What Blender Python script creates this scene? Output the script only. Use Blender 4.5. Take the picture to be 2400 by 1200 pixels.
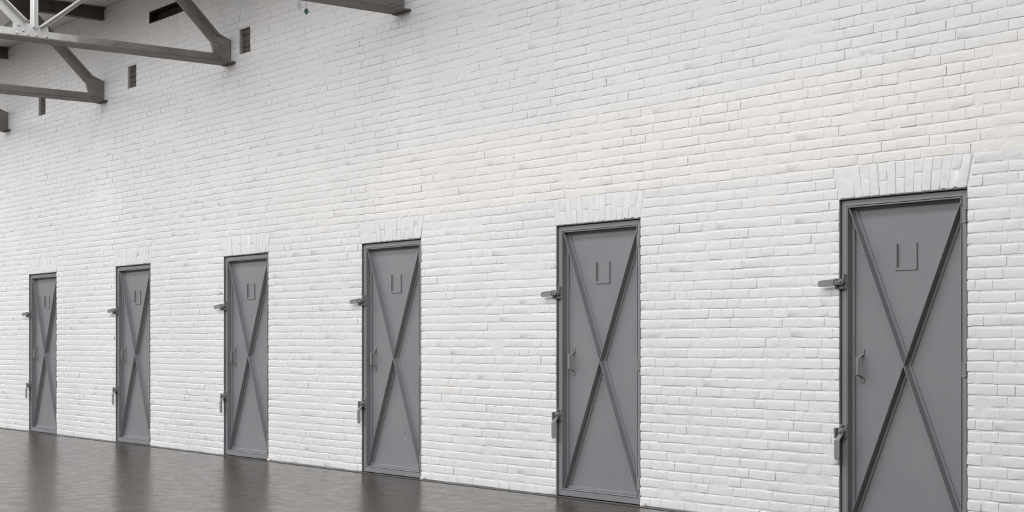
import bpy, math, random
import numpy as np
from mathutils import Matrix, Vector

# ------------------------------------------------------------------ clear
for o in list(bpy.data.objects):
    bpy.data.objects.remove(o, do_unlink=True)
sc = bpy.context.scene
COL = sc.collection

# ------------------------------------------------------------------ camera, sky, light, exposure
CAM_D, CAM_Z = 6.94, 1.075
cam = bpy.data.cameras.new('camera')
camo = bpy.data.objects.new('camera', cam)
COL.objects.link(camo)
camo.location = (0, -CAM_D, CAM_Z)
camo.rotation_euler = (math.radians(90), 0, math.radians(51.994))
cam.sensor_width = 36.0
cam.lens = 3633.0 / 2400.0 * 36.0
cam.shift_y = (802 - 600) / 2400.0
cam.clip_end = 200
sc.camera = camo

wd = bpy.data.worlds.new('sky')
sc.world = wd
wd.use_nodes = True
wd.node_tree.nodes['Background'].inputs['Color'].default_value = (0.975, 0.988, 1.0, 1)
wd.node_tree.nodes['Background'].inputs['Strength'].default_value = 4.0     # even overcast daylight

SKY_X0, SKY_X1 = -38.0, -1.7
ROOF_OPENINGS = [(-1.95, -3.05), (-5.0, -10.0)]                               # unseen roof openings: narrow one added to light the truss joint, broad skylight
for y0_, y1_ in ROOF_OPENINGS:
    pl = bpy.data.lights.new('skylight_portal', 'AREA')
    pl.shape = 'RECTANGLE'
    pl.size = SKY_X1 - SKY_X0
    pl.size_y = y0_ - y1_
    pl.cycles.is_portal = True
    plo = bpy.data.objects.new('skylight_portal', pl)
    COL.objects.link(plo)
    plo.location = ((SKY_X0 + SKY_X1) / 2, (y0_ + y1_) / 2, 4.80)

sc.view_settings.view_transform = 'Standard'
sc.view_settings.look = 'None'
sc.view_settings.gamma = 1.0
sc.view_settings.use_curve_mapping = False
sc.view_settings.exposure = 0.43

sc.cycles.max_bounces = 4
sc.cycles.diffuse_bounces = 3
sc.cycles.glossy_bounces = 2

rng = random.Random(7)
nr = np.random.default_rng(11)

# ------------------------------------------------------------------ materials
def mat(name, col, rough=0.5, metal=0.0, spec=0.5):
    m = bpy.data.materials.new(name)
    m.use_nodes = True
    b = m.node_tree.nodes['Principled BSDF']
    b.inputs['Base Color'].default_value = (*col, 1)
    b.inputs['Roughness'].default_value = rough
    b.inputs['Metallic'].default_value = metal
    b.inputs['Specular IOR Level'].default_value = spec
    return m, m.node_tree, b

def N(nt, kind, **kw):
    n = nt.nodes.new(kind)
    for k, v in kw.items():
        if k in n.inputs.keys():
            n.inputs[k].default_value = v
        else:
            setattr(n, k, v)
    return n

def noise(nt, vec, scale, detail=4.0, rough=0.55):
    n = N(nt, 'ShaderNodeTexNoise')
    n.inputs['Scale'].default_value = scale
    n.inputs['Detail'].default_value = detail
    n.inputs['Roughness'].default_value = rough
    if vec is not None:
        nt.links.new(vec, n.inputs['Vector'])
    return n.outputs['Fac']

def ramp(nt, fac, stops):
    r = N(nt, 'ShaderNodeValToRGB')
    e = r.color_ramp.elements
    while len(e) < len(stops):
        e.new(0.5)
    for el, (p, c) in zip(e, stops):
        el.position = p
        el.color = (*c, 1) if len(c) == 3 else c
    nt.links.new(fac, r.inputs['Fac'])
    return r.outputs['Color']

def mrange(nt, val, a, b, c=0.0, d=1.0, smooth=True):
    n = N(nt, 'ShaderNodeMapRange')
    n.interpolation_type = 'SMOOTHSTEP' if smooth else 'LINEAR'
    for i, v in zip(('From Min', 'From Max', 'To Min', 'To Max'), (a, b, c, d)):
        n.inputs[i].default_value = v
    nt.links.new(val, n.inputs['Value'])
    return n.outputs['Result']

def mul(nt, a, b, op='MULTIPLY'):
    n = N(nt, 'ShaderNodeMath', operation=op)
    for i, v in enumerate((a, b)):
        if isinstance(v, (int, float)):
            n.inputs[i].default_value = v
        else:
            nt.links.new(v, n.inputs[i])
    return n.outputs[0]

def mix(nt, fac, a, b, blend='MIX'):
    n = N(nt, 'ShaderNodeMix', data_type='RGBA', blend_type=blend)
    ins = [i for i in n.inputs if i.type == 'RGBA']
    if isinstance(fac, (int, float)):
        n.inputs[0].default_value = fac
    else:
        nt.links.new(fac, n.inputs[0])
    for i, v in zip(ins, (a, b)):
        if isinstance(v, tuple):
            i.default_value = (*v, 1)
        else:
            nt.links.new(v, i)
    return [o for o in n.outputs if o.type == 'RGBA'][0]

def bump(nt, bsdf, height, strength, dist, prev=None):
    b = N(nt, 'ShaderNodeBump')
    b.inputs['Strength'].default_value = strength
    b.inputs['Distance'].default_value = dist
    nt.links.new(height, b.inputs['Height'])
    if prev is not None:
        nt.links.new(prev, b.inputs['Normal'])
    nt.links.new(b.outputs['Normal'], bsdf.inputs['Normal'])
    return b.outputs['Normal']

def geo(nt):
    g = N(nt, 'ShaderNodeNewGeometry')
    s = N(nt, 'ShaderNodeSeparateXYZ')
    nt.links.new(g.outputs['Position'], s.inputs[0])
    return g.outputs['Position'], s.outputs

def make_paint(name):
    """thick white wall paint, with the old cream coat left as a band of courses above the door arches"""
    m, nt, b = mat(name, (0.84, 0.84, 0.835), 0.42)
    p, xyz = geo(nt)
    n1 = noise(nt, p, 0.9, 1)
    base = ramp(nt, n1, [(0.3, (0.800, 0.805, 0.815)), (0.5, (0.835, 0.833, 0.827)), (0.7, (0.852, 0.846, 0.835))])
    wob = mul(nt, mul(nt, noise(nt, p, 2.2, 1), 0.5, 'SUBTRACT'), 0.14)
    z = mul(nt, xyz['Z'], wob, 'ADD')
    lo = mrange(nt, xyz['Z'], 2.068, 2.080)
    hi = mrange(nt, z, 2.56, 2.68, 1.0, 0.0)
    fade = mrange(nt, xyz['X'], -13.5, -8.5)
    band = mul(nt, mul(nt, mul(nt, lo, hi), fade), mrange(nt, noise(nt, p, 1.4, 1), 0.25, 0.6, 0.55, 1.0))
    c = mix(nt, band, base, (0.89, 0.858, 0.818))
    n2 = noise(nt, p, 5.0, 1)
    c = mix(nt, mrange(nt, n2, 0.60, 0.78, 0.0, 0.35), c, (0.83, 0.775, 0.74))
    upper = mrange(nt, z, 2.62, 2.9)
    c = mix(nt, mul(nt, upper, 0.5), c, (0.80, 0.80, 0.805))
    # rust that has run down below the slot high in the wall
    mp = N(nt, 'ShaderNodeMapping')
    mp.inputs['Scale'].default_value = (1.0, 1.0, 0.06)
    nt.links.new(p, mp.inputs['Vector'])
    st = mrange(nt, noise(nt, mp.outputs[0], 7.0, 2), 0.40, 0.70)
    sx = mul(nt, mrange(nt, xyz['X'], -14.85, -14.65), mrange(nt, xyz['X'], -14.45, -14.25, 1.0, 0.0))
    sz = mul(nt, mrange(nt, xyz['Z'], 3.95, 4.38), mrange(nt, xyz['Z'], 4.40, 4.42, 1.0, 0.0))
    c = mix(nt, mul(nt, mul(nt, mul(nt, st, sx), sz), 0.42), c, (0.50, 0.30, 0.22))
    nt.links.new(c, b.inputs['Base Color'])
    h0 = noise(nt, p, 19.0, 1, 0.5)
    h1 = noise(nt, p, 48.0, 3, 0.6)
    h2 = noise(nt, p, 240.0, 1, 0.6)
    n_ = bump(nt, b, h0, 0.45, 0.008)
    n_ = bump(nt, b, h1, 0.40, 0.004, n_)
    bump(nt, b, h2, 0.30, 0.0015, n_)
    return m

M = {}
M['paint'] = make_paint('white_wall_paint')

m, nt, b = mat('plain_grey_plaster', (0.30, 0.30, 0.295), 0.7)
p, xyz = geo(nt)
bump(nt, b, noise(nt, p, 12, 4), 0.2, 0.005)
M['plaster'] = m

m, nt, b = mat('ceiling_paint', (0.62, 0.61, 0.595), 0.7)
p, xyz = geo(nt)
nt.links.new(ramp(nt, noise(nt, p, 1.5, 4), [(0.3, (0.80, 0.79, 0.77)), (0.7, (0.86, 0.85, 0.835))]), b.inputs['Base Color'])
M['ceiling'] = m

def make_grey(name, a, c, rough):
    m, nt, b = mat(name, a, rough)
    p, xyz = geo(nt)
    col = ramp(nt, noise(nt, p, 3.0, 5, 0.6), [(0.32, a), (0.68, c)])
    nt.links.new(col, b.inputs['Base Color'])
    n_ = bump(nt, b, noise(nt, p, 180.0, 3, 0.6), 0.28, 0.0012)
    bump(nt, b, noise(nt, p, 7.0, 2), 0.10, 0.006, n_)
    return m
M['grey'] = make_grey('grey_door_paint', (0.232, 0.238, 0.250), (0.260, 0.265, 0.276), 0.34)
M['grey_edge'] = make_grey('grey_reveal_paint', (0.165, 0.166, 0.168), (0.225, 0.226, 0.228), 0.6)
M['latch'] = make_grey('grey_latch_paint', (0.215, 0.217, 0.221), (0.265, 0.266, 0.27), 0.38)

m, nt, b = mat('aluminium_paint', (0.5, 0.5, 0.49), 0.38)  # bright grey: the strong light on the truss joints is put into it
p, xyz = geo(nt)
col = ramp(nt, noise(nt, p, 5.0, 5, 0.65), [(0.3, (0.50, 0.495, 0.485)), (0.7, (0.62, 0.615, 0.605))])
nt.links.new(col, b.inputs['Base Color'])
bump(nt, b, noise(nt, p, 60, 4), 0.2, 0.002)
M['alu'] = m

m, nt, b = mat('truss_paint', (0.2, 0.19, 0.18), 0.42, 0.0)
p, xyz = geo(nt)
col = ramp(nt, noise(nt, p, 4.0, 5, 0.65), [(0.3, (0.20, 0.182, 0.166)), (0.55, (0.265, 0.247, 0.230)), (0.75, (0.31, 0.295, 0.280))])
rust = mrange(nt, noise(nt, p, 9.0, 5, 0.7), 0.62, 0.72)
col = mix(nt, mul(nt, rust, 0.6), col, (0.12, 0.085, 0.065))
nt.links.new(col, b.inputs['Base Color'])
bump(nt, b, noise(nt, p, 60, 4), 0.25, 0.002)
M['steel'] = m

m, nt, b = mat('brown_flange_paint', (0.15, 0.13, 0.115), 0.55)  # darker than the web: the underside's shade is put into this brown
p, xyz = geo(nt)
nt.links.new(ramp(nt, noise(nt, p, 6.0, 5, 0.65), [(0.3, (0.115, 0.098, 0.085)), (0.7, (0.185, 0.165, 0.150))]), b.inputs['Base Color'])
M['flange'] = m

m, nt, b = mat('worn_chord_paint', (0.3, 0.3, 0.3), 0.4)      # aluminium grey to patchy brown; light falloff towards the wall painted in
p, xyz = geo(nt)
lit_grey = ramp(nt, noise(nt, p, 5.0, 5, 0.65), [(0.3, (0.47, 0.465, 0.455)), (0.7, (0.58, 0.575, 0.565))])
shaded_brown = ramp(nt, noise(nt, p, 4.0, 5, 0.65), [(0.3, (0.20, 0.182, 0.166)), (0.55, (0.265, 0.247, 0.230)), (0.75, (0.31, 0.295, 0.280))])
shaded_brown = mix(nt, mul(nt, mrange(nt, noise(nt, p, 9.0, 5, 0.7), 0.60, 0.70), 0.7), shaded_brown, (0.12, 0.085, 0.065))
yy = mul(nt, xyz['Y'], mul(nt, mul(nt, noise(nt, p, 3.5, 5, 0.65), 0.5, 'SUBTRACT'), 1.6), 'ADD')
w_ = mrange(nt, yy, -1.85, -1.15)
nt.links.new(mix(nt, w_, lit_grey, shaded_brown), b.inputs['Base Color'])
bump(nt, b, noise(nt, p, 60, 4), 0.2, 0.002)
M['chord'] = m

m, nt, b = mat('top_chord_paint', (0.09, 0.078, 0.07), 0.55)
p, xyz = geo(nt)
nt.links.new(ramp(nt, noise(nt, p, 5.0, 5, 0.65), [(0.3, (0.070, 0.058, 0.050)), (0.7, (0.125, 0.110, 0.098))]), b.inputs['Base Color'])
M['dark_steel'] = m

m, nt, b = mat('rusty_iron', (0.05, 0.035, 0.025), 0.8)
p, xyz = geo(nt)
nt.links.new(ramp(nt, noise(nt, p, 14.0, 5, 0.7), [(0.35, (0.022, 0.018, 0.015)), (0.6, (0.05, 0.035, 0.025)), (0.75, (0.13, 0.06, 0.03))]), b.inputs['Base Color'])
M['rust'] = m

m, nt, b = mat('bare_old_brick', (0.2, 0.18, 0.15), 0.85)
p, xyz = geo(nt)
nt.links.new(ramp(nt, noise(nt, p, 9.0, 5, 0.7), [(0.3, (0.06, 0.054, 0.046)), (0.55, (0.115, 0.10, 0.085)), (0.75, (0.20, 0.18, 0.155))]), b.inputs['Base Color'])
bump(nt, b, noise(nt, p, 50, 5), 0.6, 0.006)
M['barebrick'] = m

m, nt, b = mat('polished_concrete', (0.06, 0.055, 0.05), 0.22)
p, xyz = geo(nt)
big = noise(nt, p, 0.55, 4, 0.6)
mid = noise(nt, p, 6.5, 7, 0.7)
c1 = ramp(nt, big, [(0.3, (0.044, 0.038, 0.031)), (0.5, (0.070, 0.050, 0.039)), (0.7, (0.052, 0.045, 0.035))])
c2 = ramp(nt, mid, [(0.30, (0.55, 0.54, 0.53)), (0.5, (0.95, 0.93, 0.92)), (0.72, (1.45, 1.36, 1.30))])
nt.links.new(mix(nt, 0.75, c1, c2, 'MULTIPLY'), b.inputs['Base Color'])
b.inputs['Specular Tint'].default_value = (1.0, 0.905, 0.845, 1)
b.inputs['IOR'].default_value = 1.36
nt.links.new(mrange(nt, noise(nt, p, 8.0, 7, 0.7), 0.3, 0.7, 0.19, 0.31), b.inputs['Roughness'])
bump(nt, b, noise(nt, p, 9.0, 5, 0.6), 0.022, 0.01)
M['floor'] = m

m, nt, b = mat('floor_edge_concrete', (0.10, 0.092, 0.085), 0.6)
p, xyz = geo(nt)
nt.links.new(ramp(nt, noise(nt, p, 6.0, 5, 0.7), [(0.3, (0.055, 0.05, 0.046)), (0.7, (0.13, 0.12, 0.11))]), b.inputs['Base Color'])
M['edge'] = m

M['lump'] = mat('pinkish_mortar', (0.72, 0.66, 0.62), 0.8)[0]
m, nt, b = mat('white_glass', (0.85, 0.86, 0.85), 0.08); M['wglass'] = m
m, nt, b = mat('green_glass', (0.10, 0.20, 0.16), 0.08); M['gglass'] = m
M['wire'] = mat('thin_wire', (0.2, 0.2, 0.2), 0.4, 0.8)[0]

# ------------------------------------------------------------------ mesh helpers
class MB:
    """collects polygons; build() links them as one mesh object"""
    def __init__(s):
        s.v, s.f = [], []
    def add(s, vs, fs):
        o = len(s.v)
        s.v += [tuple(q) for q in vs]
        s.f += [tuple(i + o for i in f) for f in fs]
        return s
    def box(s, x0, x1, y0, y1, z0, z1):
        vs = [(x, y, z) for x in (x0, x1) for y in (y0, y1) for z in (z0, z1)]
        return s.add(vs, [(0, 1, 3, 2), (4, 6, 7, 5), (0, 4, 5, 1), (2, 3, 7, 6), (0, 2, 6, 4), (1, 5, 7, 3)])
    def prism(s, poly, axis, a0, a1):
        """poly: list of 2-D points; axis 'x': (y,z) points swept along x; axis 'y': (x,z) points swept along y; axis 'z': (x,y)"""
        n = len(poly)
        def P(q, a):
            return (a, q[0], q[1]) if axis == 'x' else ((q[0], a, q[1]) if axis == 'y' else (q[0], q[1], a))
        vs = [P(q, a0) for q in poly] + [P(q, a1) for q in poly]
        fs = [tuple(range(n))[::-1], tuple(range(n, 2 * n))] + [(i, (i + 1) % n, n + (i + 1) % n, n + i) for i in range(n)]
        return s.add(vs, fs)
    def lathe(s, prof, centre, axis, seg=12):
        """prof: list of (radius, offset along axis)"""
        c = Vector(centre)
        vs, fs = [], []
        for r, h in prof:
            for k in range(seg):
                a = 2 * math.pi * k / seg
                u, w = r * math.cos(a), r * math.sin(a)
                q = {'x': (h, u, w), 'y': (u, h, w), 'z': (u, w, h)}[axis]
                vs.append(c + Vector(q))
        for i in range(len(prof) - 1):
            for k in range(seg):
                fs.append((i * seg + k, i * seg + (k + 1) % seg, (i + 1) * seg + (k + 1) % seg, (i + 1) * seg + k))
        fs.append(tuple(range(seg))[::-1])
        fs.append(tuple(range((len(prof) - 1) * seg, len(prof) * seg)))
        return s.add(vs, fs)
    def mesh(s, name, m, smooth=False):
        me = bpy.data.meshes.new(name)
        me.from_pydata(s.v, [], s.f)
        me.materials.append(m)
        fix_normals(me)
        if smooth:
            me.polygons.foreach_set('use_smooth', [True] * len(me.polygons))
        return me
    def build(s, name, m, parent=None, smooth=False, bevel=0.0):
        o = bpy.data.objects.new(name, s.mesh(name, m, smooth))
        COL.objects.link(o)
        if parent:
            o.parent = parent
        if bevel:
            md = o.modifiers.new('bevel', 'BEVEL')
            md.width = bevel
            md.segments = 2
            md.limit_method = 'ANGLE'
        return o

def fix_normals(me):
    import bmesh
    bm = bmesh.new()
    bm.from_mesh(me)
    bmesh.ops.recalc_face_normals(bm, faces=bm.faces)
    bm.to_mesh(me)
    bm.free()

def link(name, me, parent=None, loc=None, rot=None):
    o = bpy.data.objects.new(name, me)
    COL.objects.link(o)
    if parent:
        o.parent = parent
    if loc is not None:
        o.location = loc
    if rot is not None:
        o.rotation_euler = rot
    return o

def empty(name, loc):
    o = bpy.data.objects.new(name, None)
    o.empty_display_size = 0.1
    COL.objects.link(o)
    o.location = loc
    return o

def tag(o, label=None, cat=None, group=None, kind=None):
    for k, v in (('label', label), ('category', cat), ('group', group), ('kind', kind)):
        if v:
            o[k] = v
    return o

def copy_tree(o, parent=None):
    c = o.copy()
    COL.objects.link(c)
    c.parent = parent
    for ch in list(o.children):
        copy_tree(ch, c)
    return c

# ------------------------------------------------------------------ the hall's main measures
HALL_Y = -11.92                 # the far long wall
HALL_X0, HALL_X1 = -40.0, 13.0
CEIL = 4.74
WX0, WX1 = -21.6, -2.6          # stretch of the painted wall whose bricks are built
DOOR_W, DOOR_H = 0.862, 1.891
DOOR_C = [-5.4075, -7.945, -10.476, -12.9165, -15.4055, -17.937]
COURSE = 0.061
UPPER = 0.0607
N_LOW = 34                      # courses up to the top of the arches
N_ROWS = 78
def row_z(i):
    return i * COURSE if i <= N_LOW else N_LOW * COURSE + (i - N_LOW) * UPPER
ARCH_Z0, ARCH_Z1 = row_z(31), row_z(34)
SKEW = 0.042
POCKET_W = 0.216
POCKET_R = (62, 66)
SLOT_X, SLOT_R = (-15.0, -14.12), (72, 74)

# ------------------------------------------------------------------ floor
fl = MB()
ys = [0.40, -0.070, -0.0701, -0.098, -0.0981, HALL_Y - 0.1]
zs = [0.0, 0.0, -0.07, -0.07, 0.0, 0.0]
fl.add([(x, y, z) for x in (HALL_X0 - 0.1, HALL_X1 + 0.1) for y, z in zip(ys, zs)],
       [(i, i + 1, 6 + i + 1, 6 + i) for i in range(5)])
fo = fl.build('floor', M['floor'])
fo.data.materials.append(M['edge'])
fo.data.materials.append(mat('tar_joint', (0.012, 0.011, 0.010), 0.8)[0])  # near-black groove faces: the gap's shade is put into their colour
for pgn in fo.data.polygons:
    if max(fo.data.vertices[i].co.y for i in pgn.vertices) > -0.0981 + 1e-4:
        pgn.material_index = 1 if max(fo.data.vertices[i].co.y for i in pgn.vertices) > 0 else 2
tag(fo, 'dark polished concrete floor reflecting the doors', 'floor', kind='structure')

# ------------------------------------------------------------------ ceiling with the added slit and the broad roof light left open
cl = MB()
cy = [0.4] + [q for p_ in ROOF_OPENINGS for q in p_] + [HALL_Y]
for k in range(0, len(cy), 2):
    cl.box(SKY_X0, SKY_X1, cy[k + 1], cy[k], CEIL, CEIL + 0.12)
cl.box(HALL_X0, SKY_X0, HALL_Y, 0.4, CEIL, CEIL + 0.12)
cl.box(SKY_X1, HALL_X1, HALL_Y, 0.4, CEIL, CEIL + 0.12)
tag(cl.build('ceiling', M['ceiling']), 'pale grey flat ceiling above the steel trusses', 'ceiling', kind='structure')

for nm, bx, lb in (('wall_front', (HALL_X0, HALL_X1, HALL_Y - 0.3, HALL_Y, -0.03, CEIL + 0.12), 'grey long wall opposite the doors'),
                   ('wall_left', (HALL_X0 - 0.3, HALL_X0, HALL_Y - 0.3, 0.4, -0.03, CEIL + 0.12), 'grey end wall at the far left'),
                   ('wall_right', (HALL_X1, HALL_X1 + 0.3, HALL_Y - 0.3, 0.4, -0.03, CEIL + 0.12), 'grey end wall at the right')):
    tag(MB().box(*bx).build(nm, M['plaster']), lb, 'wall', kind='structure')

# ------------------------------------------------------------------ the brick wall: mortar bed with its openings
def mortar_y(x, z):
    return (0.0021 + 0.0008 * math.sin(x * 7.3 + 2.1 * math.sin(z * 5.1)) * math.cos(z * 9.7 + 1.3 * math.sin(x * 3.7))
            + rng.uniform(-0.0014, 0.0014))

openings = []                                    # (x0, x1, z0, z1, depth)
for c_ in DOOR_C:
    openings.append((c_ - DOOR_W / 2, c_ + DOOR_W / 2, 0.0, DOOR_H, 0.30))
for c_ in DOOR_C:
    openings.append((c_ - POCKET_W / 2 - 0.02, c_ + POCKET_W / 2 - 0.02, row_z(POCKET_R[0]), row_z(POCKET_R[1]), 0.045))
openings.append((SLOT_X[0], SLOT_X[1], row_z(SLOT_R[0]), row_z(SLOT_R[1]), 0.16))

wm = MB()
xcuts = sorted({WX0, WX1} | {o[0] for o in openings} | {o[1] for o in openings})
for xa, xb in zip(xcuts[:-1], xcuts[1:]):
    mid = (xa + xb) / 2
    zc = sorted({0.0, CEIL} | {o[2] for o in openings if o[0] < mid < o[1]} | {o[3] for o in openings if o[0] < mid < o[1]})
    for za, zb in zip(zc[:-1], zc[1:]):
        zm = (za + zb) / 2
        if any(o[0] < mid < o[1] and o[2] < zm < o[3] for o in openings):
            continue
        nx = max(1, int(round((xb - xa) / 0.06)))
        nz = max(1, int(round((zb - za) / 0.06)))
        vs = []
        for j in range(nz + 1):
            for i in range(nx + 1):
                x, z = xa + (xb - xa) * i / nx, za + (zb - za) * j / nz
                edge = i in (0, nx) or j in (0, nz)
                vs.append((x, 0.005 if edge else mortar_y(x, z), z))
        fs = [(j * (nx + 1) + i, j * (nx + 1) + i + 1, (j + 1) * (nx + 1) + i + 1, (j + 1) * (nx + 1) + i)
              for j in range(nz) for i in range(nx)]
        wm.add(vs, fs)
# sides of the openings and the body of the wall behind
for (x0, x1, z0, z1, d) in openings:
    wm.add([(x0, .005, z0), (x0, d, z0), (x0, d, z1), (x0, .005, z1)], [(0, 1, 2, 3)])
    wm.add([(x1, .005, z0), (x1, d, z0), (x1, d, z1), (x1, .005, z1)], [(3, 2, 1, 0)])
    wm.add([(x0, .005, z1), (x0, d, z1), (x1, d, z1), (x1, .005, z1)], [(0, 1, 2, 3)])
    wm.add([(x0, .005, z0), (x0, d, z0), (x1, d, z0), (x1, .005, z0)], [(3, 2, 1, 0)])
    wm.add([(x0, d, z0), (x1, d, z0), (x1, d, z1), (x0, d, z1)], [(0, 1, 2, 3)])
for xa, xb in ((HALL_X0, WX0), (WX1, HALL_X1)):
    wm.add([(xa, .0, 0), (xb, .0, 0), (xb, .0, CEIL), (xa, .0, CEIL)], [(0, 1, 2, 3)])
wm.add([(HALL_X0, .4, 0), (HALL_X1, .4, 0), (HALL_X1, .4, CEIL), (HALL_X0, .4, CEIL)], [(3, 2, 1, 0)])
me = bpy.data.meshes.new('wall_back')
me.from_pydata(wm.v, [], wm.f)
me.materials.append(M['paint'])
me.polygons.foreach_set('use_smooth', [True] * len(me.polygons))
wall = link('wall_back', me)
tag(wall, 'long white painted brick wall with a row of grey steel doors', 'wall', kind='structure')

# ------------------------------------------------------------------ bricks
def brick_arrays(w, h, r, quad=None):
    """one painted brick, face at y=0 looking to -y; returns verts (n,3) and quads. quad: four (x,z) corners for a wedge"""
    n_in = 0 if w < 0.07 else 1
    def cuts(L, n, lo, hi):
        lo = [q * min(1.0, L * 0.36 / lo[-1]) for q in lo]
        hi = [q * min(1.0, L * 0.36 / hi[-1]) for q in hi]
        return [0] + lo + [lo[-1] + (L - lo[-1] - hi[-1]) * (i + 1) / (n + 1) for i in range(n)] + [L - q for q in hi[::-1]] + [L]
    side, foot, head = (0.0008, 0.0026, 0.0050), (0.0007, 0.0024, 0.0050), (0.0024, 0.0064, 0.0100)
    if quad:
        foot = head = (0.0010, 0.0032, 0.006)
    xs, zs_ = cuts(w, n_in, side, side), cuts(h, 0, foot, head)
    nx, nz = len(xs), len(zs_)
    big = 2.2 if r.random() < 0.07 else 1.0
    ta, tb = r.gauss(0, 0.0006) * big, r.gauss(0.0, 0.00035) * big
    vs = []
    ej = [[r.gauss(0, 0.0014) for _ in range(max(nx, nz))] for _ in range(4)]
    for j, z in enumerate(zs_):
        for i, x in enumerate(xs):
            ring = min(i, nx - 1 - i, j, nz - 1 - j)
            dx_, dz_ = min(i, nx - 1 - i), min(j, nz - 1 - j)
            y = max((0.010, 0.0010, 0.0001)[dx_] if dx_ < 3 else 0.0, (0.010, 0.0018, 0.0003)[dz_] if dz_ < 3 else 0.0)
            px, pz = x, z
            if ring < 3:
                if i < 3: px += ej[0][j]
                if i >= nx - 3: px += ej[1][j]
                if j < 3: pz += ej[2][i]
                if j >= nz - 3: pz += ej[3][i]
                if (i < 2 or i >= nx - 2) and (j < 2 or j >= nz - 2):
                    px += 0.0022 * (1 if i < 2 else -1)
                    pz += 0.0022 * (1 if j < 2 else -1)
            y += ta * (x / w - .5) + tb * (z / h - .5) + (r.gauss(0, 0.0004) if ring == 1 else 0)
            if quad:
                u, t = px / w, pz / h
                q = quad
                X = (1 - t) * ((1 - u) * q[0][0] + u * q[1][0]) + t * ((1 - u) * q[3][0] + u * q[2][0])
                Z = (1 - t) * ((1 - u) * q[0][1] + u * q[1][1]) + t * ((1 - u) * q[3][1] + u * q[2][1])
                px, pz = X, Z
            vs.append((px, y, pz))
    fs = [(j * nx + i, j * nx + i + 1, (j + 1) * nx + i + 1, (j + 1) * nx + i) for j in range(nz - 1) for i in range(nx - 1)]
    return np.array(vs), np.array(fs)

S_L, H_L, B_H, JT = 0.2115, 0.1040, 0.0562, 0.0036
PER = S_L + H_L + 2 * JT
lib = {'s': [brick_arrays(S_L, B_H, rng) for _ in range(14)], 'h': [brick_arrays(H_L, B_H, rng) for _ in range(12)]}
libmesh = {}
placed = []          # dicts: key or arrays, loc, roty, size

def put(x0, x1, z, h, allow_lib=True):
    w = x1 - x0
    loc = (x0, rng.gauss(0.0, 0.0007), z + rng.gauss(0, 0.0009) + 0.0034 * math.sin(x0 * 1.7 + z * 9.0) * math.sin(x0 * 0.63 + z * 2.3))
    rot = rng.gauss(0, 0.0060)
    k = None
    if allow_lib and abs(w - S_L) < 1e-4: k = ('s', rng.randrange(len(lib['s'])))
    elif allow_lib and abs(w - H_L) < 1e-4: k = ('h', rng.randrange(len(lib['h'])))
    placed.append(dict(key=k, arr=None if k else brick_arrays(w, h, rng), loc=loc, rot=rot, w=w, h=h))

for row in range(N_ROWS):
    z0, z1 = row_z(row), min(row_z(row + 1), CEIL)
    if z1 - z0 < 0.04:
        continue
    zm = (z0 + z1) / 2
    blocks = []
    for i, c_ in enumerate(DOOR_C):
        if zm < ARCH_Z0:
            blocks.append((c_ - DOOR_W / 2, c_ + DOOR_W / 2))
        elif zm < ARCH_Z1:
            s_ = SKEW * (z1 - ARCH_Z0) / (ARCH_Z1 - ARCH_Z0)
            blocks.append((c_ - DOOR_W / 2 - s_, c_ + DOOR_W / 2 + s_))
        if POCKET_R[0] <= row < POCKET_R[1]:
            blocks.append((c_ - POCKET_W / 2 - 0.02, c_ + POCKET_W / 2 - 0.02))
    if SLOT_R[0] <= row < SLOT_R[1]:
        blocks.append(SLOT_X)
    blocks.sort()
    spans, cur = [], WX0
    for a, b_ in blocks:
        spans.append((cur, a))
        cur = b_
    spans.append((cur, WX1))
    # flemish bond with a wandering beat and now and then two headers for a stretcher
    seq = []
    x = WX0 - PER - (PER / 2 if row % 2 else 0) + rng.uniform(-0.02, 0.02)
    long_ = True
    while x < WX1 + 0.3:
        if long_:
            if rng.random() < 0.10:
                seq += [(x, x + H_L), (x + H_L + JT, x + H_L + JT + H_L)]
                x += 2 * (H_L + JT)
            else:
                seq.append((x, x + S_L))
                x += S_L + JT
            long_ = rng.random() < 0.08
        else:
            seq.append((x, x + H_L))
            x += H_L + JT
            long_ = rng.random() > 0.06
        # keep the beat: nudge back to the grid
    for a, b_ in spans:
        inside = []
        for q0, q1 in seq:
            c0, c1 = max(q0, a + (0.0 if a > WX0 else 0)), min(q1, b_)
            if c1 - c0 > 0.004:
                inside.append([c0, c1])
        # slivers at the ends join their neighbour
        while len(inside) > 1 and inside[0][1] - inside[0][0] < 0.045:
            inside[1][0] = inside[0][0]; inside.pop(0)
        while len(inside) > 1 and inside[-1][1] - inside[-1][0] < 0.045:
            inside[-2][1] = inside[-1][1]; inside.pop()
        if inside:
            inside[0][0] = a + (rng.uniform(0, 0.004) if a > WX0 else 0)
            inside[-1][1] = b_ - (rng.uniform(0, 0.004) if b_ < WX1 else 0)
        for c0, c1 in inside:
            if c1 - c0 > 0.26:
                m_ = (c0 + c1) / 2
                put(c0, m_ - JT / 2, z0 + 0.0024, B_H); put(m_ + JT / 2, c1, z0 + 0.0024, B_H)
            else:
                put(c0, c1, z0 + 0.0024, z1 - z0 - 0.0047, allow_lib=(z1 - z0) > 0.06)

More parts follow.
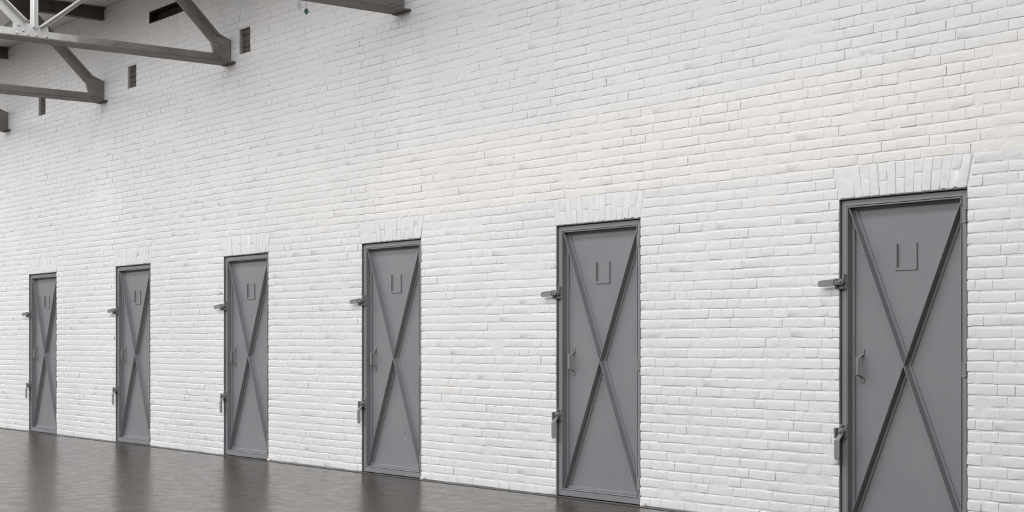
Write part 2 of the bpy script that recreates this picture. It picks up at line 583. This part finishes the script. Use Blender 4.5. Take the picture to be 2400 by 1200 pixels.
# flat arches of tilted bricks on edge over every door
for c_ in DOOR_C:
    n = 15
    for k in range(n):
        def edge(u, t):
            half = DOOR_W / 2 + SKEW * t - 0.002
            return c_ - half + 2 * half * u
        g = 0.0035
        u0, u1 = k / n, (k + 1) / n
        spl = None
        if k % 2 == 1:
            spl = rng.uniform(0.42, 0.60)
        parts = [(0.012, 0.985)] if spl is None else [(0.012, spl - 0.012), (spl + 0.012, 0.985)]
        for t0, t1 in parts:
            zz = lambda t: ARCH_Z0 + (ARCH_Z1 - ARCH_Z0) * t
            q = [(edge(u0, t0) + g, zz(t0)), (edge(u1, t0) - g, zz(t0)), (edge(u1, t1) - g, zz(t1)), (edge(u0, t1) + g, zz(t1))]
            cx, cz = sum(a for a, _ in q) / 4, sum(b_ for _, b_ in q) / 4
            q = [(a - cx, b_ - cz) for a, b_ in q]
            v, f = brick_arrays(0.052, 0.18 * (t1 - t0), rng, quad=q)
            fac = 1 if c_ > -9 else 0.55
            v[:, 1] = v[:, 1] * (0.85 if fac == 1 else 0.7)
            placed.append(dict(key=None, arr=(v, f), loc=(cx, rng.gauss(0.0004, 0.0012), cz), rot=rng.gauss(0, 0.004), w=0.055, h=0.18 * (t1 - t0), ctr=True))

# the 300 bricks that show largest become parts of their own, the rest one part
th = math.radians(38.006)
def px_area(d):
    x = d['loc'][0] + (0 if d.get('ctr') else d['w'] / 2)
    z = d['loc'][2] + (0 if d.get('ctr') else d['h'] / 2)
    dx, dy = x, CAM_D
    depth = -math.cos(th) * dx + math.sin(th) * dy
    if depth <= 0.1: return 0
    u = 1200 + 3633 * (math.sin(th) * dx + math.cos(th) * dy) / depth
    v_ = 802 - 3633 * (z - CAM_Z) / depth
    if not (0 < u < 2400 and 0 < v_ < 1200): return 0
    sc_ = 3633 / depth
    return d['w'] * d['h'] * sc_ * sc_ * (math.sin(th) * depth) / depth * (CAM_D / depth)
for d in placed:
    d['a'] = px_area(d)
placed.sort(key=lambda d: -d['a'])

def np_mesh(name, v, f, m):
    me = bpy.data.meshes.new(name)
    n, k = len(v), len(f)
    me.vertices.add(n)
    me.vertices.foreach_set('co', v.astype(np.float32).ravel())
    me.loops.add(k * 4)
    me.loops.foreach_set('vertex_index', f.astype(np.int32).ravel())
    me.polygons.add(k)
    me.polygons.foreach_set('loop_start', np.arange(0, k * 4, 4, dtype=np.int32))
    me.polygons.foreach_set('loop_total', np.full(k, 4, dtype=np.int32))
    me.polygons.foreach_set('use_smooth', np.ones(k, dtype=bool))
    me.materials.append(m)
    me.update(calc_edges=True)
    me.validate()
    return me

for d in placed[:300]:
    if d['key']:
        if d['key'] not in libmesh:
            v, f = lib[d['key'][0]][d['key'][1]]
            libmesh[d['key']] = np_mesh('brick', v, f, M['paint'])
        me = libmesh[d['key']]
    else:
        me = np_mesh('brick', *d['arr'], M['paint'])
    link('brick', me, wall, d['loc'], (0, d['rot'], 0))
V, Fq, off = [], [], 0
for d in placed[300:]:
    v, f = lib[d['key'][0]][d['key'][1]] if d['key'] else d['arr']
    c_, s_ = math.cos(d['rot']), math.sin(d['rot'])
    w_ = np.empty_like(v)
    w_[:, 0] = v[:, 0] * c_ + v[:, 2] * s_ + d['loc'][0]
    w_[:, 1] = v[:, 1] + d['loc'][1]
    w_[:, 2] = -v[:, 0] * s_ + v[:, 2] * c_ + d['loc'][2]
    V.append(w_); Fq.append(f + off); off += len(v)
tag(link('brick_courses', np_mesh('brick_courses', np.concatenate(V), np.concatenate(Fq), M['paint']), wall),
    'courses of white painted bricks in the rest of the wall', kind='stuff')

# ------------------------------------------------------------------ small recesses high above the doors, with bare bricks inside
for k, c_ in enumerate(DOOR_C[2:]):
    x0, x1 = c_ - POCKET_W / 2 - 0.02, c_ + POCKET_W / 2 - 0.02
    z0, z1 = row_z(POCKET_R[0]), row_z(POCKET_R[1])
    lin = MB()
    lin.box(x0, x0 + 0.010, 0.004, 0.044, z0, z1)
    lin.box(x0, x1, 0.004, 0.044, z1 - 0.012, z1)
    lin.box(x1 - 0.008, x1, 0.010, 0.044, z0, z1)
    rec = lin.build('wall_recess', M['alu'], wall)
    tag(rec, 'small dark upright recess left in the white wall')
    n = 4
    for j in range(n):
        a = z0 + (z1 - z0 - 0.012) * j / n
        e = z0 + (z1 - z0 - 0.012) * (j + 1) / n
        v, f = brick_arrays(x1 - x0 - 0.022, e - a - 0.002, rng)
        v = v + np.array([x0 + 0.012, 0.026 + rng.uniform(-0.004, 0.006), a + 0.003])
        link('brick', np_mesh('brick', v, f, M['barebrick']), rec)

# long slot with a rusted frame
x0, x1, z0, z1 = SLOT_X[0], SLOT_X[1], row_z(SLOT_R[0]), row_z(SLOT_R[1])
sl = MB()
sl.box(x0, x1, 0.002, 0.155, z1 - 0.010, z1)
sl.box(x0, x1, 0.010, 0.155, z0, z0 + 0.012)
sl.box(x0, x0 + 0.008, 0.002, 0.155, z0, z1)
sl.box(x1 - 0.008, x1, 0.002, 0.155, z0, z1)
slot = tag(sl.build('wall_slot', M['rust'], wall), 'long dark slot with a rusty sill high in the wall')
MB().box(x0 + .008, x1 - .008, 0.10, 0.155, z0 + .012, z1 - .01).build('back_plate', M['rust'], slot)
for k in range(26):      # flakes of rust and broken paint along the sill
    x = rng.uniform(x0 + .15, x1 - .05); s_ = rng.uniform(.006, .016)
    MB().add([(x, .0, z0 - s_ * rng.random()), (x + s_ * 1.6, -.003, z0 - s_ * .3), (x + s_ * .8, .012, z0 + .012 + s_ * rng.random()), (x - s_ * .6, .004, z0 + .008)],
             [(0, 1, 2), (0, 2, 3), (0, 3, 1), (1, 3, 2)]).build('rust_flake', M['rust'], slot)

# lumps of mortar at the foot of the wall, right of the doors
for c_ in DOOR_C[1:4]:
    x = c_ + DOOR_W / 2 + 0.045
    lm = MB().lathe([(0.004, 0.026), (0.016, 0.022), (0.022, 0.010), (0.022, 0.0)], (x, -0.012, 0.0), 'z', 9)
    lm.build('mortar_lump', M['lump'], wall, smooth=True)

# ------------------------------------------------------------------ doors
def clip_poly(poly, x0, x1, z0, z1):
    def cut(P, f):
        out = []
        for i in range(len(P)):
            a, b_ = P[i], P[(i + 1) % len(P)]
            fa, fb = f(a), f(b_)
            if fa >= 0: out.append(a)
            if (fa >= 0) != (fb >= 0):
                t = fa / (fa - fb)
                out.append((a[0] + (b_[0] - a[0]) * t, a[1] + (b_[1] - a[1]) * t))
        return out
    for f in (lambda p: p[0] - x0, lambda p: x1 - p[0], lambda p: p[1] - z0, lambda p: z1 - p[1]):
        poly = cut(poly, f)
        if not poly: return poly
    return poly

def ring(mb, x0, x1, z0, z1, wl, wr, wb, wt, y0, y1):
    mb.prism([(x0, z0), (x0 + wl, z0 + wb), (x0 + wl, z1 - wt), (x0, z1)], 'y', y0, y1)
    mb.prism([(x1, z0), (x1 - wr, z0 + wb), (x1 - wr, z1 - wt), (x1, z1)], 'y', y0, y1)
    mb.prism([(x0, z0), (x1, z0), (x1 - wr, z0 + wb), (x0 + wl, z0 + wb)], 'y', y0, y1)
    mb.prism([(x0, z1), (x1, z1), (x1 - wr, z1 - wt), (x0 + wl, z1 - wt)], 'y', y0, y1)

SHEET = 0.064
def make_door(name, c_, dent=False):
    """local: x 0..W from the opening's left edge, y into the wall, z up"""
    r = random.Random(int(-c_ * 1000))
    root = empty(name, (c_ - DOOR_W / 2, 0, 0.003))
    W, H = DOOR_W, DOOR_H - 0.003
    # grey paint on the brick edge round the opening, ragged along the arch
    rv = MB()
    n = 60
    vs, fs = [], []
    for i in range(n + 1):                       # left edge
        z = H * i / n
        vs += [(-0.001 - abs(r.gauss(0, .0014)), 0.0015, z), (0.0035, 0.003, z), (0.0035, 0.10, z)]
    for i in range(n):
        fs += [(3 * i, 3 * i + 1, 3 * i + 4, 3 * i + 3), (3 * i + 1, 3 * i + 2, 3 * i + 5, 3 * i + 4)]
    rv.add(vs, fs)
    vs, fs = [], []
    n = 70
    for i in range(n + 1):                       # head
        x = W * i / n
        rag = abs(r.gauss(0.001, .0030)) + (0.010 * max(0, math.sin(i * 1.1)) if i > 56 else 0)
        vs += [(x, -0.0045, H + rag), (x, -0.0030, H - 0.003), (x, 0.10, H - 0.0035)]
    for i in range(n):
        fs += [(3 * i, 3 * i + 1, 3 * i + 4, 3 * i + 3), (3 * i + 1, 3 * i + 2, 3 * i + 5, 3 * i + 4)]
    rv.add(vs, fs)
    vs, fs = [], []
    n = 60
    for i in range(n + 1):                       # right edge
        z = H * i / n
        vs += [(W + 0.001 + abs(r.gauss(0, .0016)), -0.001, z), (W - 0.001, 0.003, z), (W - 0.001, 0.10, z)]
    for i in range(n):
        fs += [(3 * i, 3 * i + 1, 3 * i + 4, 3 * i + 3), (3 * i + 1, 3 * i + 2, 3 * i + 5, 3 * i + 4)]
    rv.add(vs, fs)
    rv.build('reveal_paint', M['grey_edge'], root)
    # fixed frame of angle iron
    fr = MB()
    fx0, fx1, fz0, fz1 = 0.006, W - 0.010, 0.0, H - 0.006
    ring(fr, fx0, fx1, fz0, fz1, 0.033, 0.030, 0.040, 0.034, 0.016, 0.10)
    fr.build('frame', M['grey'], root, bevel=0.002)
    # leaf
    lx0, lx1, lz0, lz1 = fx0 + 0.036, fx1 - 0.033, fz0 + 0.043, fz1 - 0.037
    nx, nz = 16, 36
    vs, fs = [], []
    for j in range(nz + 1):
        for i in range(nx + 1):
            x, z = lx0 + (lx1 - lx0) * i / nx, lz0 + (lz1 - lz0) * j / nz
            y = SHEET + 0.0012 * math.sin(x * 8 + c_) * math.sin(z * 4 + c_)
            vs.append((x, y, z))
    fs = [(j * (nx + 1) + i, j * (nx + 1) + i + 1, (j + 1) * (nx + 1) + i + 1, (j + 1) * (nx + 1) + i) for j in range(nz) for i in range(nx)]
    leaf = MB()
    leaf.add(vs, fs)
    if dent:
        leaf.v, leaf.f = [], []
        xs = sorted(set([lx0 + (lx1 - lx0) * i / nx for i in range(nx + 1)] + [0.55 + 0.008 * k for k in range(-6, 7)]))
        zs_ = sorted(set([lz0 + (lz1 - lz0) * j / nz for j in range(nz + 1)] + [0.316 + 0.008 * k for k in range(-6, 7)]))
        leaf.add([(x, SHEET + 0.0012 * math.sin(x * 8 + c_) * math.sin(z * 4 + c_) + 0.007 * math.exp(-((x - .55) ** 2 + (z - .316) ** 2) / 0.0003), z) for z in zs_ for x in xs],
                 [(j * len(xs) + i, j * len(xs) + i + 1, (j + 1) * len(xs) + i + 1, (j + 1) * len(xs) + i) for j in range(len(zs_) - 1) for i in range(len(xs) - 1)])
    lf = leaf.build('leaf', M['grey'], root, smooth=True)
    if dent:
        lf['label'] = 'grey sheet with a small round dent low down'
    MB().box(lx0, lx1, SHEET + 0.004, SHEET + 0.012, lz0, lz1).build('back_sheet', M['grey'], lf)
    ea = MB()
    ring(ea, lx0, lx1, lz0, lz1, 0.007, 0.007, 0.007, 0.007, 0.0135, SHEET)
    ring(ea, lx0 + .007, lx1 - .007, lz0 + .007, lz1 - .007, 0.020, 0.020, 0.020, 0.012, SHEET - 0.012, SHEET + .002)
    ea.build('edge_angle', M['grey'], lf, bevel=0.002)
    # crossed angle-iron braces: a standing leg and a flat leg on its right
    ix0, ix1, iz0, iz1 = lx0 + .007, lx1 - .007, lz0 + .007, lz1 - .007
    mx, mz = (ix0 + ix1) / 2, (iz0 + iz1) / 2 - 0.01
    def brace(P, Q, lim=None, lift=0.0):
        d = Vector((Q[0] - P[0], Q[1] - P[1])).normalized()
        nrm = Vector((d.y, -d.x))
        if nrm.x < 0: nrm = -nrm
        e0, e1 = Vector(P) - d * 0.12, Vector(Q) + d * 0.12
        zl = lim or (iz0, iz1)
        mb = MB()
        for w0, w1, ya, yb in ((0.0, 0.0055, 0.021 - lift, SHEET + .001 + lift), (0.0055, 0.024, SHEET - 0.0065 - lift, SHEET + .001 + lift)):
            pl_ = [tuple(e0 + nrm * w0), tuple(e1 + nrm * w0), tuple(e1 + nrm * w1), tuple(e0 + nrm * w1)]
            pl_ = clip_poly(pl_, ix0, ix1, zl[0], zl[1])
            if len(pl_) > 2:
                mb.prism(pl_, 'y', ya, yb)
        return mb
    brace((ix0, iz0), (ix1, iz1)).build('brace', M['grey'], lf, bevel=0.0018)
    brace((ix0, iz1), (ix1, iz0), lift=0.0012).build('brace', M['grey'], lf, bevel=0.0018)
    # card holder
    ch = MB()
    ch.box(0.362, 0.366, SHEET - 0.014, SHEET, 1.489, 1.620)
    ch.box(0.346, 0.495, SHEET - 0.007, SHEET, 1.472, 1.489)
    ch.box(0.491, 0.497, SHEET - 0.009, SHEET, 1.475, 1.620)
    ch.build('card_holder', M['grey'], lf)
    # bent strap pull
    hx, hw = 0.118, 0.011
    prof = [(SHEET, 1.030), (SHEET, 1.002), (SHEET - .006, .998), (SHEET - .044, .984), (SHEET - .044, .886), (SHEET - .006, .872), (SHEET, .868), (SHEET, .842)]
    t = 0.007
    hd = MB()
    outer = [(y - t, z) for y, z in prof]
    inner = [(y, z) for y, z in prof]
    for a in range(len(prof) - 1):
        wd_ = 0.015 if a in (0, 6) else hw
        q = [outer[a], outer[a + 1], inner[a + 1], inner[a]]
        if a in (1, 2, 4, 5):
            q = [outer[a], outer[a + 1], (inner[a + 1][0], inner[a + 1][1]), inner[a]]
        hd.prism(q, 'x', hx - wd_, hx + wd_)
    hnd = hd.build('handle', M['latch'], lf, bevel=0.001)
    for z in (1.017, .855):
        MB().lathe([(0.005, 0), (0.0045, -0.002), (0.002, -0.003)], (hx, SHEET - t, z), 'y', 8).build('screw', M['latch'], hnd, smooth=True)
    # butt hinges on the right stile
    for z in (1.745, .925, .135):
        hg = MB().box(W - 0.040, W - 0.016, 0.0125, 0.018, z - .042, z + .042).build('hinge', M['latch'], root)
        for k in range(5):
            MB().lathe([(.0055, -.007), (.0055, .007)], (W - 0.0125, 0.012, z + (k - 2) * .0155), 'z', 9).build('knuckle', M['latch'], hg, smooth=True)
    # two cam latches on the left stile
    for (bz, down) in ((1.416, False), (.564, True)):
        bx = 0.026
        la = MB()
        la.box(bx - .010, bx + .021, .006, .017, bz - .040, bz + .042)              # base plate
        if not down:
            la.box(bx - .034, bx - .026, -.034, .0, bz - .040, bz + .020)            # catch lug
            la.box(bx - .034, bx + .006, -.006, .016, bz - .040, bz - .012)
            la.box(bx + .009, bx + .017, -.012, .010, bz + .018, bz + .046)
        else:
            la.box(bx - .042, bx - .030, -.030, -.002, bz - .040, bz + .018)
            la.box(bx - .036, bx + .010, -.004, .012, bz - .028, bz + .020)
            la.box(bx - .016, bx + .006, -.012, .010, bz + .026, bz + .038)
        lt = la.build('latch', M['latch'], root, bevel=0.0015)
        MB().lathe([(.0175, .006), (.0175, -.020), (.0165, -.0225)], (bx, 0, bz), 'y', 18).build('washer', M['latch'], lt, smooth=False)
        MB().lathe([(.0095, -.022), (.0092, -.027), (.0070, -.0315), (.003, -.034)], (bx, 0, bz), 'y', 14).build('bolt_head', M['latch'], lt, smooth=True)
        # flat lever, cranked outward, with a round tip
        def lever_pts(L0, L1, half):
            top, bot = [], []
            for k in range(7):
                a = math.pi / 2 * (1 - k / 6)
                top.append((L1 - half + half * math.cos(a), half * math.sin(a)))
            bot = [(q[0], -q[1]) for q in top[::-1]][1:]
            return [(L0, half)] + top + bot + [(L0, -half)]
        lv = MB()
        if not down:
            for y0_, L0, L1, hf, rnd in ((-.040, .030, .152, .0185, True),):
                pts = lever_pts(L0, L1, hf)
                lv.prism([(bx - a, bz - .002 + b_ - 0.055 * (a - .03)) for a, b_ in pts], 'y', y0_, y0_ + .007)
            lv.prism([(bx - .036, -.040), (bx - .030, -.040), (bx + .004, -.016), (bx + .004, -.010), (bx - .010, -.012), (bx - .036, -.034)], 'z', bz - .016, bz + .014)
        else:
            pts = lever_pts(.050, .166, .0195)
            lv.prism([(bx - .008 - b_, bz - a) for a, b_ in pts], 'y', -.044, -.037)
            lv.prism([(-.010, bz - .010), (-.018, bz - .020), (-.044, bz - .050), (-.037, bz - .056), (-.012, bz - .026), (-.004, bz - .012)], 'x', bx - .022, bx + .009)
            lv.box(bx - .015, bx + .015, -.018, -.010, bz - .022, bz + .004)
        lv.build('lever', M['latch'], lt, bevel=0.001)
    return root

dlabels = ['largest grey steel door, nearest at the right, its foot cut off by the frame',
           'second grey steel door from the right, between the nearest door and the dented one',
           'grey steel door with a small round dent low down, third from the right',
           'fourth grey steel door from the right, third from the far left end',
           'second smallest grey steel door, next to the farthest one at the left',
           'smallest and farthest grey steel door at the far left']
for i, c_ in enumerate(DOOR_C):
    d = make_door('door_%d' % (i + 1), c_, dent=(i == 2))
    tag(d, dlabels[i], 'door', 'crossed-brace steel doors along the wall', kind='structure')

# ------------------------------------------------------------------ steel roof trusses
CB = 3.705                       # underside of the bottom chord
def member(p0, p1, w, side, flange, t=0.026, ft=0.010, trim=(0, 0)):
    """T-shaped pair of angles from p0 to p1 in the (y,z) plane, flange on 'side' (+1: left of travel)"""
    a, b_ = Vector(p0), Vector(p1)
    d = (b_ - a).normalized()
    a, b_ = a + d * trim[0], b_ - d * trim[1]
    n = Vector((-d.y, d.x)) * side
    mb = MB()
    q = lambda s, o: tuple(s + n * o)
    mb.prism([q(a, -w / 2), q(b_, -w / 2), q(b_, w / 2), q(a, w / 2)], 'x', -t / 2, t / 2)
    mb.prism([q(a, w / 2 - ft), q(b_, w / 2 - ft), q(b_, w / 2), q(a, w / 2)], 'x', -flange / 2, flange / 2)
    return mb

rivet_me = {}
def rivets(parent, pts, x, r=0.013, alu_bright=False):
    if alu_bright not in rivet_me:
        rivet_me[alu_bright] = MB().lathe([(r, 0), (r * .92, .005), (r * .62, .0095), (r * .2, .0112)], (0, 0, 0), 'x', 10).mesh('rivet', M['alu' if alu_bright else 'steel'], True)
    for y, z in pts:
        link('rivet', rivet_me[alu_bright], parent, (x, y, z))
        link('rivet', rivet_me[alu_bright], parent, (-x, y, z), (0, 0, math.pi))

def make_truss():
    root = empty('roof_truss', (0, 0, 0))
    mirror = lambda y: HALL_Y - y
    y_end = HALL_Y + 0.012
    # bottom chord: two angles back to back, flanges down
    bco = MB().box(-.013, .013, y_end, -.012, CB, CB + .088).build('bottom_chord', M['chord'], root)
    MB().box(-.105, .105, y_end, -.012, CB - .0005, CB + .0105).build('bottom_flange', M['flange'], bco)
    tc = MB()
    tc.box(-.012, .012, HALL_Y + .004, -.004, 4.604, 4.734)
    tc.box(-.060, .060, HALL_Y + .004, -.004, 4.722, 4.735)
    tc.box(-.040, .040, HALL_Y + .004, -.004, 4.603, 4.613)
    tc.build('top_chord', M['dark_steel'], root)
    T = [-.86 - 2.04 * i for i in range(6)]
    B = [-1.88 - 2.04 * i for i in range(5)]
    TZ, BZ = 4.60, CB + .06
    for side in (0, 1):
        f = (lambda y: y) if side == 0 else mirror
        s = 1 if side == 0 else -1
        eg = MB()
        eg.prism([(f(y), z) for y, z in ((-.004, CB + .012), (-.004, 3.935), (-.150, 3.992), (-.215, 3.925), (-.178, 3.79), (-.178, CB + .012))], 'x', -.016, .016)
        g = eg.build('gusset_plate', M['steel'], root)
        rivets(g, [(f(y), z) for y, z in ((-.165, 3.955), (-.160, 3.905), (-.110, 3.885), (-.100, 3.840), (-.050, 3.825), (-.135, 3.765), (-.060, 3.760))], .016, )
        bp = MB().box(-.107, .107, min(f(-.003), f(-.036)), max(f(-.003), f(-.036)), CB - .005, CB + .013)
        bp.build('bearing_plate', M['dark_steel'], root)
        member((f(-.10), 3.855), (f(T[0]), TZ - .01), .092, -s, .150, trim=(.10, .10)).build('end_diagonal', M['steel'], root)
    for i, y in enumerate(T):
        gp = MB().prism([(y + .14, 4.610), (y + .10, 4.53), (y - .02 , 4.495), (y - .13, 4.50), (y - .17, 4.610)], 'x', -.009, .009)
        gp.build('gusset_plate', M['dark_steel'], root)
    for i, y in enumerate(B):
        gp = MB().prism([(y - .205, CB + .012), (y - .205, CB + .14), (y - .03, CB + .138), (y + .10, CB + .125), (y + .115, CB + .012)], 'x', -.0105, .0105)
        g = gp.build('gusset_plate', M['alu'], root)
        rivets(g, [(y + a, b_) for a, b_ in ((-.165, CB + .118), (-.125, CB + .075), (-.18, CB + .048), (-.085, CB + .045), (-.005, CB + .108), (-.005, CB + .048), (.085, CB + .046))], .013, alu_bright=True)
        lo = (y - .015, BZ + .02)
        member((y - .015, BZ + .05), (y - .015, TZ), .052, 1, .085, t=.020).build('vertical', M['alu'], root)
        member((y + .03, BZ + .045), (T[i] - .02, TZ - .02), .040, 1, .10, t=.020, trim=(0, .06)).build('diagonal', M['alu'], root)
        member((y - .09, BZ + .03), (T[i + 1] + .02, TZ - .02), .085, -1, .13, t=.022, trim=(.06, .06)).build('diagonal', M['alu'], root)
    return root

TRUSS_X = [-10.29, -13.213, -16.154, -19.084]
tl = ['nearest steel roof truss, only its bottom chord end showing at the top edge',
      'steel roof truss with the bright riveted joint at the upper left',
      'steel roof truss whose whole end gusset and sloping strut show at the left',
      'farthest steel roof truss, only its end plate showing at the left edge']
proto = make_truss()
for i, x in enumerate(TRUSS_X):
    t_ = proto if i == 0 else copy_tree(proto)
    t_.location = (x, 0, 0)
    tag(t_, tl[i], 'truss', 'riveted roof trusses')

# ------------------------------------------------------------------ two little glass drops hanging at the top edge
def drop(x, y, z, r, h, m, lab, facets):
    root = empty('glass_drop', (x, y, z))
    MB().lathe([(0.001, 0), (r, h * .45), (r * .55, h * .9), (.003, h)], (0, 0, 0), 'z', facets).build('drop_body', m, root)
    MB().lathe([(.0012, h), (.0012, CB - z + .001)], (0, 0, 0), 'z', 6).build('wire', M['wire'], root)
    tag(root, lab, 'ornament', 'glass drops under the nearest truss')
drop(-10.33, -.93, 3.610, .022, .05, M['wglass'], 'tiny white glass drop at the top edge, left of the green one', 5)
drop(-10.36, -.85, 3.590, .022, .05, M['gglass'], 'tiny green glass drop at the top edge, right of the white one', 5)
